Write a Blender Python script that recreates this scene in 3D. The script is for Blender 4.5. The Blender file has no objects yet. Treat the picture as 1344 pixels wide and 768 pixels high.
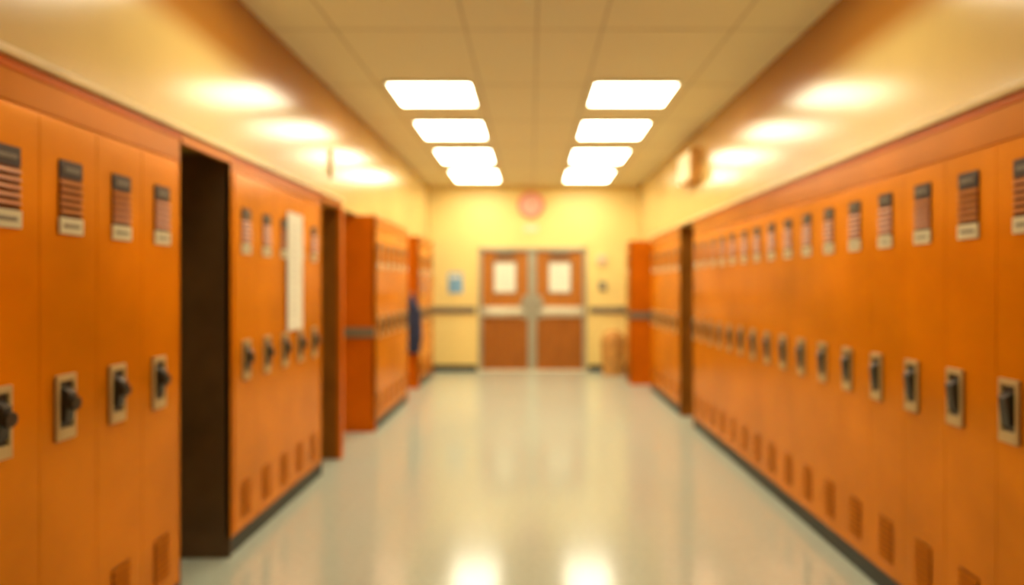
import bpy, math, random
from mathutils import Vector
random.seed(4)
S=bpy.context.scene
S.view_settings.view_transform='Standard'
S.view_settings.look='None'
S.view_settings.exposure=0.0
COL=S.collection
F=860.0; CAMZ=1.47

# ------------------------------------------------------------ materials
def mat(name,col,rough=0.5,metal=0.0,noise=0.06,scale=6.0,bump=0.0,bscale=40,coat=0.0,emit=None,es=0.0,spec=0.5,stretch=(1,1,1),tint=None):
    m=bpy.data.materials.new(name); m.use_nodes=True
    nt=m.node_tree; b=nt.nodes['Principled BSDF']
    tc=nt.nodes.new('ShaderNodeTexCoord'); mp=nt.nodes.new('ShaderNodeMapping')
    mp.inputs['Scale'].default_value=stretch
    nt.links.new(tc.outputs['Object'],mp.inputs['Vector'])
    n=nt.nodes.new('ShaderNodeTexNoise'); n.inputs['Scale'].default_value=scale; n.inputs['Detail'].default_value=4
    nt.links.new(mp.outputs['Vector'],n.inputs['Vector'])
    r=nt.nodes.new('ShaderNodeValToRGB')
    r.color_ramp.elements[0].position=0.3; r.color_ramp.elements[1].position=0.7
    r.color_ramp.elements[0].color=[c*(1-noise) for c in col]+[1]
    r.color_ramp.elements[1].color=[min(1,c*(1+noise)) for c in col]+[1]
    nt.links.new(n.outputs['Fac'],r.inputs['Fac']); nt.links.new(r.outputs['Color'],b.inputs['Base Color'])
    b.inputs['Roughness'].default_value=rough; b.inputs['Metallic'].default_value=metal
    b.inputs['Specular IOR Level'].default_value=spec
    if tint:
        b.inputs['Specular Tint'].default_value=list(tint)+[1]
    b.inputs['Coat Weight'].default_value=coat; b.inputs['Coat Roughness'].default_value=0.15
    if bump>0:
        n2=nt.nodes.new('ShaderNodeTexNoise'); n2.inputs['Scale'].default_value=bscale
        nt.links.new(tc.outputs['Object'],n2.inputs['Vector'])
        bp=nt.nodes.new('ShaderNodeBump'); bp.inputs['Strength'].default_value=bump; bp.inputs['Distance'].default_value=0.01
        nt.links.new(n2.outputs['Fac'],bp.inputs['Height']); nt.links.new(bp.outputs['Normal'],b.inputs['Normal'])
    if emit:
        b.inputs['Emission Color'].default_value=list(emit)+[1]; b.inputs['Emission Strength'].default_value=es
    m['ramp']=r.name
    return m

M={}
T=(1.0,0.50,0.08)
M['orange']=mat('locker_orange_enamel',(0.72,0.235,0.0012),0.20,noise=0.17,scale=1.8,bump=0.07,bscale=6,spec=0.45,tint=T,metal=0.25)
M['orange_red']=mat('locker_side_enamel',(0.62,0.130,0.003),0.3,noise=0.1,scale=3,spec=0.25,tint=T)
M['fascia']=mat('fascia_enamel',(0.50,0.155,0.003),0.28,noise=0.1,scale=3,spec=0.25,tint=T,metal=0.2)
M['louver']=mat('louver_enamel',(0.50,0.145,0.003),0.35,spec=0.25,tint=T)
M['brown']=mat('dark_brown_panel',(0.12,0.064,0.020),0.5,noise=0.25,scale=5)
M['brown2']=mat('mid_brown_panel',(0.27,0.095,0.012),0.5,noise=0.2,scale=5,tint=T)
M['dark']=mat('dark_recess',(0.055,0.030,0.014),0.6)
M['slot']=mat('louver_slot',(0.16,0.042,0.004),0.6,spec=0.2,tint=T)
M['kick']=mat('rubber_kick',(0.026,0.032,0.024),0.5)
M['beige']=mat('handle_plate_metal',(0.60,0.45,0.20),0.35,metal=0.2)
M['black']=mat('latch_black',(0.028,0.023,0.015),0.3)
M['label']=mat('label_card',(0.70,0.62,0.38),0.5)
M['cream']=mat('cream_trim_paint',(0.78,0.56,0.22),0.4)
M['grey']=mat('grey_metal',(0.40,0.38,0.28),0.35,metal=0.3)
M['rail']=mat('rail_grey',(0.20,0.16,0.10),0.5)
M['silver']=mat('push_bar_metal',(0.72,0.68,0.50),0.35,metal=0.1)
M['paper']=mat('paper',(0.86,0.84,0.68),0.7,noise=0.03)
M['ink']=mat('ink',(0.60,0.56,0.46),0.7)
M['door']=mat('door_wood_veneer',(0.46,0.16,0.018),0.4,noise=0.2,scale=5,stretch=(6,6,0.7),spec=0.3)
M['door2']=mat('door_kick_wood',(0.34,0.11,0.012),0.4,noise=0.2,scale=5,stretch=(6,6,0.7),spec=0.3)
M['blue']=mat('poster_blue',(0.17,0.36,0.55),0.5,noise=0.2,scale=8)
M['navy']=mat('jacket_navy',(0.02,0.028,0.075),0.8,noise=0.3,scale=10)
M['pink']=mat('clock_rim_red',(0.78,0.24,0.16),0.4)
M['clockface']=mat('clock_face',(0.85,0.47,0.36),0.5)
M['tan']=mat('bin_tan',(0.58,0.28,0.06),0.6,noise=0.25,scale=14)
M['diff']=mat('light_diffuser',(0.9,0.9,0.85),0.4,emit=(1,0.935,0.70),es=13.5)
M['frame']=mat('troffer_frame',(0.85,0.80,0.58),0.5)
M['grid']=mat('ceiling_grid_metal',(0.56,0.47,0.29),0.5)
M['yellow']=mat('end_wall_paint',(0.87,0.67,0.24),0.45,noise=0.03,scale=2)

# side wall glossy paint; colour turns orange-brown towards ceiling, fading along the hall
def wallmat():
    m=mat('side_wall_gloss_paint',(0.66,0.45,0.15),0.215,noise=0.06,scale=1.5,bump=0.06,bscale=2.5,spec=0.65)
    nt=m.node_tree; b=nt.nodes['Principled BSDF']; r=nt.nodes[m['ramp']]
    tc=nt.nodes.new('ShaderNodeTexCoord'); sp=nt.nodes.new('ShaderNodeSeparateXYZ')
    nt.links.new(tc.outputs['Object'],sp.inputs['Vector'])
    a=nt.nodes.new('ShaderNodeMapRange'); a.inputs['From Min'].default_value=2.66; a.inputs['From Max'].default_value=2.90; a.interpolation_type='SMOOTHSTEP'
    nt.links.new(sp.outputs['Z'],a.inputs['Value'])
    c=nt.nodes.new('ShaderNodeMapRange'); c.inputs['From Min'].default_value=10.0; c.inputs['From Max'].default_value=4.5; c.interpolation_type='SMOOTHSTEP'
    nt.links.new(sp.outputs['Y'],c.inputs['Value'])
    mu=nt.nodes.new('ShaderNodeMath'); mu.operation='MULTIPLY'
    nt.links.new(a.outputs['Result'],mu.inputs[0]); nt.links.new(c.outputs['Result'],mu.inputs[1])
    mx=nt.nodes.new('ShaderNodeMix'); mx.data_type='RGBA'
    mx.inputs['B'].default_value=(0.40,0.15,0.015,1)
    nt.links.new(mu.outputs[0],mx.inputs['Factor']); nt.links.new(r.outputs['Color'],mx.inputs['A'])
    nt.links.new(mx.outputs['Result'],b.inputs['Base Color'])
    return m
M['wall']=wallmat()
M['ceil']=mat('acoustic_tile',(0.78,0.71,0.49),0.8,noise=0.06,scale=60,bump=0.1,bscale=120)

def floormat():
    m=mat('polished_vinyl_floor',(0.50,0.54,0.44),0.15,noise=0.07,scale=30,bump=0.01,bscale=6,spec=0.75)
    nt=m.node_tree; b=nt.nodes['Principled BSDF']; r=nt.nodes[m['ramp']]
    tc=nt.nodes.new('ShaderNodeTexCoord')
    br=nt.nodes.new('ShaderNodeTexBrick'); br.offset=0; br.inputs['Scale'].default_value=1
    br.inputs['Brick Width'].default_value=0.61; br.inputs['Row Height'].default_value=0.61; br.inputs['Mortar Size'].default_value=0.003
    br.inputs['Color1'].default_value=(1,1,1,1); br.inputs['Color2'].default_value=(0.975,0.98,0.97,1); br.inputs['Mortar'].default_value=(0.93,0.93,0.91,1)
    nt.links.new(tc.outputs['Object'],br.inputs['Vector'])
    mx=nt.nodes.new('ShaderNodeMix'); mx.data_type='RGBA'; mx.blend_type='MULTIPLY'; mx.inputs['Factor'].default_value=1
    nt.links.new(r.outputs['Color'],mx.inputs['A']); nt.links.new(br.outputs['Color'],mx.inputs['B'])
    nt.links.new(mx.outputs['Result'],b.inputs['Base Color'])
    return m
M['floor']=floormat()

# ------------------------------------------------------------ mesh builder
class MB:
    def __init__(s): s.v=[];s.f=[];s.m=[];s.mats=[]
    def mi(s,k):
        if k not in s.mats: s.mats.append(k)
        return s.mats.index(k)
    def hexa(s,p,k):
        b=len(s.v); s.v+= [tuple(q) for q in p]; i=s.mi(k)
        for f in ((0,3,2,1),(4,5,6,7),(0,1,5,4),(1,2,6,5),(2,3,7,6),(3,0,4,7)):
            s.f.append(tuple(b+j for j in f)); s.m.append(i)
    def box(s,x0,x1,y0,y1,z0,z1,k):
        x0,x1=sorted((x0,x1)); y0,y1=sorted((y0,y1)); z0,z1=sorted((z0,z1))
        s.hexa([(x0,y0,z0),(x1,y0,z0),(x1,y1,z0),(x0,y1,z0),(x0,y0,z1),(x1,y0,z1),(x1,y1,z1),(x0,y1,z1)],k)
    def cyl(s,c,r,h,axis,k,n=24,r2=None):
        r2=r if r2 is None else r2
        b=len(s.v); i=s.mi(k)
        for t,rr in ((0,r),(h,r2)):
            for j in range(n):
                a=2*math.pi*j/n; u=math.cos(a)*rr; w=math.sin(a)*rr
                if axis=='x': q=(c[0]+t,c[1]+u,c[2]+w)
                elif axis=='y': q=(c[0]+u,c[1]+t,c[2]+w)
                else: q=(c[0]+u,c[1]+w,c[2]+t)
                s.v.append(q)
        for j in range(n):
            s.f.append((b+j,b+(j+1)%n,b+n+(j+1)%n,b+n+j)); s.m.append(i)
        s.f.append(tuple(b+j for j in range(n))); s.m.append(i)
        s.f.append(tuple(b+n+j for j in reversed(range(n)))); s.m.append(i)
    def obj(s,name,parent=None,bevel=0.0,smooth=False):
        me=bpy.data.meshes.new(name); me.from_pydata(s.v,[],s.f)
        for k in s.mats: me.materials.append(M[k])
        me.polygons.foreach_set('material_index',s.m)
        import bmesh
        bm=bmesh.new(); bm.from_mesh(me); bmesh.ops.recalc_face_normals(bm,faces=bm.faces); bm.to_mesh(me); bm.free()
        if smooth:
            for p in me.polygons: p.use_smooth=True
        o=bpy.data.objects.new(name,me); COL.objects.link(o)
        if bevel>0:
            md=o.modifiers.new('bevel','BEVEL'); md.width=bevel; md.segments=2; md.limit_method='ANGLE'
        if parent: o.parent=parent
        return o
def empty(name):
    e=bpy.data.objects.new(name,None); COL.objects.link(e); e.empty_display_size=0.1; return e
def simple(name,boxes,bevel=0.0,parent=None):
    m=MB()
    for b in boxes: m.box(*b)
    return m.obj(name,parent,bevel)

# ------------------------------------------------------------ room shell
YB,YF=-3.2,11.32
XL,XR=-1.76,1.86     # bulkhead faces above the lockers
WL,WR=-2.12,2.16     # recessed lower walls
H=3.20
simple('floor',[(WL-.1,WR+.1,YB-.1,YF+.1,-0.1,0,'floor')])
simple('ceiling',[(WL-.1,WR+.1,YB-.1,YF+.1,H,H+.1,'ceil')])
TL,TR=2.18,2.14
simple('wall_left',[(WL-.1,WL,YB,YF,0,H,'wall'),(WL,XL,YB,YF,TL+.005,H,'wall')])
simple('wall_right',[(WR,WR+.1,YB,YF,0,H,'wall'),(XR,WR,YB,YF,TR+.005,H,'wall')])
simple('wall_back',[(WL-.1,WR+.1,YB-.1,YB,0,H,'cream')])
DX0,DX1,DZ=-0.905,0.955,2.13
simple('wall_far',[(WL-.1,DX0,YF,YF+.12,0,H,'yellow'),(DX1,WR+.1,YF,YF+.12,0,H,'yellow'),(DX0,DX1,YF,YF+.12,DZ,H,'yellow')])
simple('baseboard_far',[(WL,DX0-.03,YF-.02,YF,0,.10,'kick'),(DX1+.03,WR,YF-.02,YF,0,.10,'kick')])
simple('trim_chair_rail',[(WL,DX0-.05,YF-.035,YF,.99,1.11,'rail'),(DX1+.05,WR,YF-.035,YF,.99,1.11,'rail')],0.004)
simple('trim_ledge_left',[(XL,-1.60,YB,5.60,TL,TL+.03,'cream')],0.004)
simple('trim_ledge_right',[(XR,1.66,YB,9.14,TR,TR+.03,'cream')],0.004)

# ceiling grid
g=MB()
rows=[(-2.8,-2.2),(3.0,3.85),(5.55,6.24),(6.86,7.64),(8.28,9.15),(9.75,10.8)]
for x in (-1.32,-0.44,0.04,0.48,1.36):
    g.box(x-.008,x+.008,YB,YF,H-.004,H+.001,'grid')
y=YB+.3
while y<YF:
    g.box(XL,XR,y-.006,y+.006,H-.003,H+.001,'grid'); y+=1.22
g.obj('trim_ceiling_grid')

# troffer lights
for (a,b) in rows:
    for cx in (-.87,.90):
        e=empty('ceiling_light')
        w=.35
        simple('frame',[(cx-w-.03,cx-w,a-.03,b+.03,H-.022,H,'frame'),(cx+w,cx+w+.03,a-.03,b+.03,H-.022,H,'frame'),
                        (cx-w,cx+w,a-.03,a,H-.022,H,'frame'),(cx-w,cx+w,b,b+.03,H-.022,H,'frame')],0.003,e)
        simple('diffuser',[(cx-w,cx+w,a,b,H-.014,H-.004,'diff')],0,e)

# ------------------------------------------------------------ lockers
def bank(s,X0,y0,y1,top,pitch,first,sidek,backX,fz=2.0,handles=True,hz=1.035,lock=False,off=0.0):
    """s=-1 left wall, +1 right wall. doors at y centres first+k*pitch"""
    e=empty('locker_bank')
    X=lambda d: s*(X0-d)
    body=MB()
    body.box(X(-.006),backX,y0+.012,y1-.012,.10,top-.001,'orange')          # carcass
    body.box(X(.0),X(-.03),y0,y1,fz,top-.001,'fascia')                        # fascia
    body.box(X(.004),X(-.03),y0,y1,top-.035,top-.001,'orange_red')
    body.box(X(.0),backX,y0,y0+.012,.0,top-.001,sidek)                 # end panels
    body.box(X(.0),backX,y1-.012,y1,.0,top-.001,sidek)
    body.box(X(.0),X(-.03),y0,y0+.022,.10,fz,'orange')
    body.box(X(.0),X(-.03),y1-.022,y1,.10,fz,'orange')
    body.box(X(-.012),backX,y0+.012,y1-.012,0,.10,'kick')
    body.obj('carcass',e,0.003)
    d=MB(); v=MB(); h=MB()
    c=first
    while c+pitch/2<=y1+.02:
        if c-pitch/2>=y0-.02:
            a=max(c-pitch/2+.001,y0+.024); b=min(c+pitch/2-.001,y1-.024)
            d.box(X(0),X(-.02),a,b,.115,fz-.010,'orange')
            cc=c; w=.056
            v.box(X(.003),X(0),cc-w,cc+w,1.655,1.905,'slot')
            v.box(X(.006),X(0),cc-w,cc+w,1.845,1.905,'dark')
            v.box(X(.010),X(.004),cc-w*.7,cc+w*.7,1.865,1.880,'rail')
            for i in range(5):
                z=1.722+i*.025
                v.hexa([(X(.002),cc-w,z),(X(.002),cc+w,z),(X(.012),cc+w,z),(X(.012),cc-w,z),
                        (X(.002),cc-w,z+.014),(X(.002),cc+w,z+.014),(X(.005),cc+w,z+.014),(X(.005),cc-w,z+.014)],'louver')
            v.box(X(.008),X(.002),cc-w-.002,cc+w+.002,1.650,1.706,'label')
            v.box(X(.010),X(.007),cc-w*.7,cc+w*.7,1.672,1.684,'rail')
            v.box(X(.002),X(0),cc-w,cc+w,.17,.37,'slot')
            for i in range(7):
                z=.178+i*.028
                v.hexa([(X(.001),cc-w,z),(X(.001),cc+w,z),(X(.010),cc+w,z),(X(.010),cc-w,z),
                        (X(.001),cc-w,z+.015),(X(.001),cc+w,z+.015),(X(.004),cc+w,z+.015),(X(.004),cc-w,z+.015)],'louver')
            k=c+off; q=.047; t=.112
            h.box(X(.004),X(0),k-q,k+q,hz-t,hz+t,'black')
            h.box(X(.012),X(.002),k-q,k-q+.014,hz-t,hz+t,'beige'); h.box(X(.012),X(.002),k+q-.014,k+q,hz-t,hz+t,'beige')
            h.box(X(.012),X(.002),k-q+.014,k+q-.014,hz+t-.022,hz+t,'beige'); h.box(X(.012),X(.002),k-q+.014,k+q-.014,hz-t,hz-t+.040,'beige')
            h.hexa([(X(.004),k-.022,hz-.05),(X(.004),k+.022,hz-.05),(X(.020),k+.022,hz-.05),(X(.020),k-.022,hz-.05),
                    (X(.004),k-.022,hz+.07),(X(.004),k+.022,hz+.07),(X(.034),k+.018,hz+.05),(X(.034),k-.018,hz+.05)],'black')
            if lock:
                h.cyl((min(X(.018),X(.044)),k+.004,hz+.012),.024,.026,'x','black',20)
        c+=pitch
    d.obj('doors',e,0.001); v.obj('louvres',e); h.obj('latches',e,0.0015)
    return e

# right side
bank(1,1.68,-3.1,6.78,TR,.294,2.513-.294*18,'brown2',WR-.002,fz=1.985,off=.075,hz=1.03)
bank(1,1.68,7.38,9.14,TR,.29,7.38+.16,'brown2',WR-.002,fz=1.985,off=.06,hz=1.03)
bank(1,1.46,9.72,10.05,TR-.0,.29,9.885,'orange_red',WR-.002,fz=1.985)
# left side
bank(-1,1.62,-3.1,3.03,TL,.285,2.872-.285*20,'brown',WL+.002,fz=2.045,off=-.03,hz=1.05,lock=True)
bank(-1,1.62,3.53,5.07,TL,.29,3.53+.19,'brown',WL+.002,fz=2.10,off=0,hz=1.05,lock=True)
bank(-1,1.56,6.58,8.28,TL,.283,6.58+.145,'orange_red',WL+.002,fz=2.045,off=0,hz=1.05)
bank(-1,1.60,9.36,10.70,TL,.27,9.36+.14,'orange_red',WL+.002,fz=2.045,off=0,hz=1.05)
# alcove headers and jamb
simple('trim_alcove_header',[(-1.615,-1.65,3.03,3.53,TL-.05,TL,'fascia'),(-1.615,-1.65,5.07,5.60,TL-.05,TL,'fascia')])
simple('trim_alcove_jamb',[(-1.61,WL+.002,5.55,5.60,0,TL-.051,'brown2'),(-1.605,-1.64,5.54,5.61,0,TL-.051,'orange_red')],0.003)
simple('trim_bank_rail_left',[(-1.565,-1.95,6.545,6.578,.95,1.05,'rail')],0.003)
simple('trim_bank_rail_right',[(1.465,1.95,9.685,9.718,.98,1.08,'rail')],0.003)

# paper sheet on lockers
p=MB(); xx=-1.606
p.box(xx,xx+.003,4.32,4.60,1.17,1.96,'paper')
for i in range(14):
    z=1.86-i*.045; p.box(xx+.003,xx+.0035,4.36,4.36+random.uniform(.12,.2),z,z+.008,'ink')
p.obj('paper_notice')

# box speaker on right wall, small sign on left wall
e=empty('wall_speaker')
simple('cabinet',[(1.74,XR,7.15,7.75,2.63,2.98,'tan')],0.01,e)
simple('grille',[(1.732,1.741,7.17,7.73,2.65,2.96,'cream')]+[(1.728,1.733,7.2,7.7,2.68+i*.04,2.692+i*.04,'label') for i in range(7)],0,e)
simple('wall_sign',[(XL,XL+.02,5.72,5.80,2.42,2.66,'rail'),(XL+.019,XL+.022,5.73,5.79,2.44,2.64,'cream')],0.003)

# ------------------------------------------------------------ double door
e=empty('double_door')
y=YF
simple('frame',[(DX0,DX0+.06,y-.04,y+.1,0,DZ,'grey'),(DX1-.06,DX1,y-.04,y+.1,0,DZ,'grey'),(DX0,DX1,y-.04,y+.1,DZ-.06,DZ,'grey'),
                (-.055,.095,y-.02,y+.08,0,DZ-.06,'grey'),(DX0,DX1,y-.06,y+.1,0,.02,'silver')],0.006,e)
for (a,b,sg) in ((DX0+.06,-.055,1),(.095,DX1-.06,-1)):
    d=MB(); c=(a+b)/2
    wx0,wx1,wz0,wz1=c-.19,c+.19,1.35,1.88
    yy0,yy1=y+.01,y+.055
    d.box(a+.004,wx0,yy0,yy1,.02,DZ-.064,'door'); d.box(wx1,b-.004,yy0,yy1,.02,DZ-.064,'door')
    d.box(wx0,wx1,yy0,yy1,wz1,DZ-.064,'door'); d.box(wx0,wx1,yy0,yy1,1.0,wz0,'door'); d.box(wx0,wx1,yy0,yy1,.02,1.0,'door')
    d.box(a+.02,b-.02,yy0-.006,yy0,.05,.92,'door2')
    d.obj('leaf',e,0.003)
    simple('window_frame',[(wx0-.02,wx0+.01,yy0-.01,yy0+.01,wz0-.02,wz1+.02,'rail'),(wx1-.01,wx1+.02,yy0-.01,yy0+.01,wz0-.02,wz1+.02,'rail'),
        (wx0,wx1,yy0-.01,yy0+.01,wz0-.02,wz0+.01,'rail'),(wx0,wx1,yy0-.01,yy0+.01,wz1-.01,wz1+.02,'rail')],0,e)
    simple('window_paper',[(wx0+.01,wx1-.01,yy0+.005,yy0+.012,wz0+.01,wz1-.01,'paper')]+
           [(c-.12,c+.12,yy0+.003,yy0+.006,wz1-.12-i*.07,wz1-.108-i*.07,'ink') for i in range(5)],0,e)
    simple('push_bar',[(a+.01,b-.01,yy0-.02,yy0,.93,1.11,'silver'),(a+.05,b-.05,yy0-.075,yy0-.045,.99,1.05,'silver'),
        (a+.05,a+.10,yy0-.07,yy0,.97,1.07,'grey'),(b-.10,b-.05,yy0-.07,yy0,.97,1.07,'grey')],0.006,e)
    hx=b-.05 if sg==1 else a+.05
    simple('handle_plate',[(hx-.045,hx+.045,yy0-.03,yy0,.90,1.30,'grey'),(hx-.02,hx+.02,yy0-.08,yy0-.03,1.14,1.18,'grey'),(hx-.09*(sg>0)-.02,hx+.09*(sg<0)+.02,yy0-.09,yy0-.07,1.14,1.17,'grey')],0.005,e)
    simple('door_closer',[(c-.16,c+.16,yy0-.07,yy0,DZ-.14,DZ-.08,'rail')],0.006,e)

# clock
m=MB(); cx,cz=0.0,2.86
m.cyl((cx,YF-.05,cz),.225,.05,'y','pink',48,.235)
m.cyl((cx,YF-.056,cz),.165,.006,'y','clockface',48)
for i in range(12):
    a=i*math.pi/6
    m.box(cx+math.sin(a)*.14-.008,cx+math.sin(a)*.14+.008,YF-.059,YF-.056,cz+math.cos(a)*.14-.008,cz+math.cos(a)*.14+.008,'rail')
m.box(cx-.006,cx+.006,YF-.062,YF-.058,cz,cz+.12,'rail'); m.box(cx,cx+.085,YF-.062,YF-.058,cz-.007,cz+.007,'rail')
m.cyl((cx,YF-.064,cz),.014,.008,'y','rail',16)
m.obj('wall_clock',None,0.004)
simple('door_number_sign',[(-.12,.12,YF-.015,YF,2.40,2.52,'label'),(-.09,.09,YF-.017,YF-.015,2.44,2.48,'frame')],0.003)
e=empty('blue_poster')
simple('sheet',[(-1.43,-1.18,YF-.012,YF+.002,1.34,1.70,'blue'),(-1.40,-1.21,YF-.014,YF-.012,1.60,1.66,'paper')],0,e)
simple('light_switch',[(1.17,1.30,YF-.03,YF+.002,1.38,1.54,'rail'),(1.20,1.27,YF-.036,YF-.03,1.42,1.50,'grey')],0.004)
simple('fire_alarm',[(1.14,1.30,YF-.05,YF+.002,1.84,2.00,'label'),(1.18,1.26,YF-.06,YF-.05,1.88,1.96,'clockface')],0.008)

# jacket hanging on hook
def lathe(name,rings,k,sub=1,parent=None):
    n=28; vs=[];fs=[]
    for (cx,cy,z,rx,ry,wb) in rings:
        for j in range(n):
            a=2*math.pi*j/n; q=1+wb*math.sin(5*a+z*3)
            vs.append((cx+math.cos(a)*rx*q,cy+math.sin(a)*ry*q,z))
    for i in range(len(rings)-1):
        for j in range(n): fs.append((i*n+j,i*n+(j+1)%n,(i+1)*n+(j+1)%n,(i+1)*n+j))
    fs.append(tuple(reversed(range(n)))); fs.append(tuple((len(rings)-1)*n+j for j in range(n)))
    me=bpy.data.meshes.new(name); me.from_pydata(vs,[],fs); me.materials.append(M[k])
    for pp in me.polygons: pp.use_smooth=True
    o=bpy.data.objects.new(name,me); COL.objects.link(o)
    if sub:
        md=o.modifiers.new('s','SUBSURF'); md.levels=sub; md.render_levels=sub
    if parent: o.parent=parent
    return o
e=empty('hanging_jacket')
jx,jy=-1.69,9.27
lathe('body',[(jx,jy,.50,.10,.055,.12),(jx,jy,.56,.125,.06,.14),(jx,jy,.80,.115,.06,.12),(jx,jy,1.05,.105,.06,.08),(jx,jy,1.18,.10,.06,.03),(jx,jy,1.26,.055,.045,0),(jx,jy+.01,1.32,.03,.03,0),(jx,jy+.02,1.35,.01,.01,0)],'navy',1,e)
for sx in (-1,1):
    lathe('sleeve',[(jx+sx*.115,jy-.01,.62,.034,.034,.05),(jx+sx*.115,jy-.01,.80,.04,.04,.05),(jx+sx*.10,jy,1.05,.042,.045,.04),(jx+sx*.07,jy,1.19,.04,.045,0),(jx+sx*.03,jy,1.24,.02,.03,0)],'navy',1,e)
simple('hook',[(jx-.01,jx+.01,jy+.01,9.359,1.34,1.36,'grey'),(jx-.01,jx+.01,jy,jy+.02,1.33,1.39,'grey')],0.003,e)

# tan waste bin with domed lid
e=empty('waste_bin')
bx,by=1.36,10.85
lathe('bin_body',[(bx,by,0.0,.17,.17,0),(bx,by,.02,.175,.175,0),(bx,by,.50,.205,.205,0),(bx,by,.53,.215,.215,0),(bx,by,.55,.215,.215,0)],'tan',0,e)
lathe('lid',[(bx,by,.55,.21,.21,0),(bx,by,.60,.20,.20,0),(bx,by,.68,.16,.16,0),(bx,by,.73,.09,.09,0),(bx,by,.745,.02,.02,0)],'tan',1,e)
simple('flap',[(bx-.07,bx+.07,by-.20,by-.17,.58,.66,'tan')],0.004,e)

# ------------------------------------------------------------ world + camera
w=bpy.data.worlds.new('W'); S.world=w; w.use_nodes=True
w.node_tree.nodes['Background'].inputs[0].default_value=(0.9,0.75,0.5,1); w.node_tree.nodes['Background'].inputs[1].default_value=0.1
cd=bpy.data.cameras.new('camera'); cam=bpy.data.objects.new('camera',cd); COL.objects.link(cam)
cam.location=(0,0,CAMZ); cam.rotation_euler=(math.pi/2,0,0)
cd.sensor_width=36; cd.lens=F/1344*36; cd.shift_x=-25/1344; cd.shift_y=-9/1344
cd.clip_start=0.02; cd.clip_end=60
cd.dof.use_dof=True; cd.dof.focus_distance=1.0; cd.dof.aperture_fstop=1.35
S.camera=cam
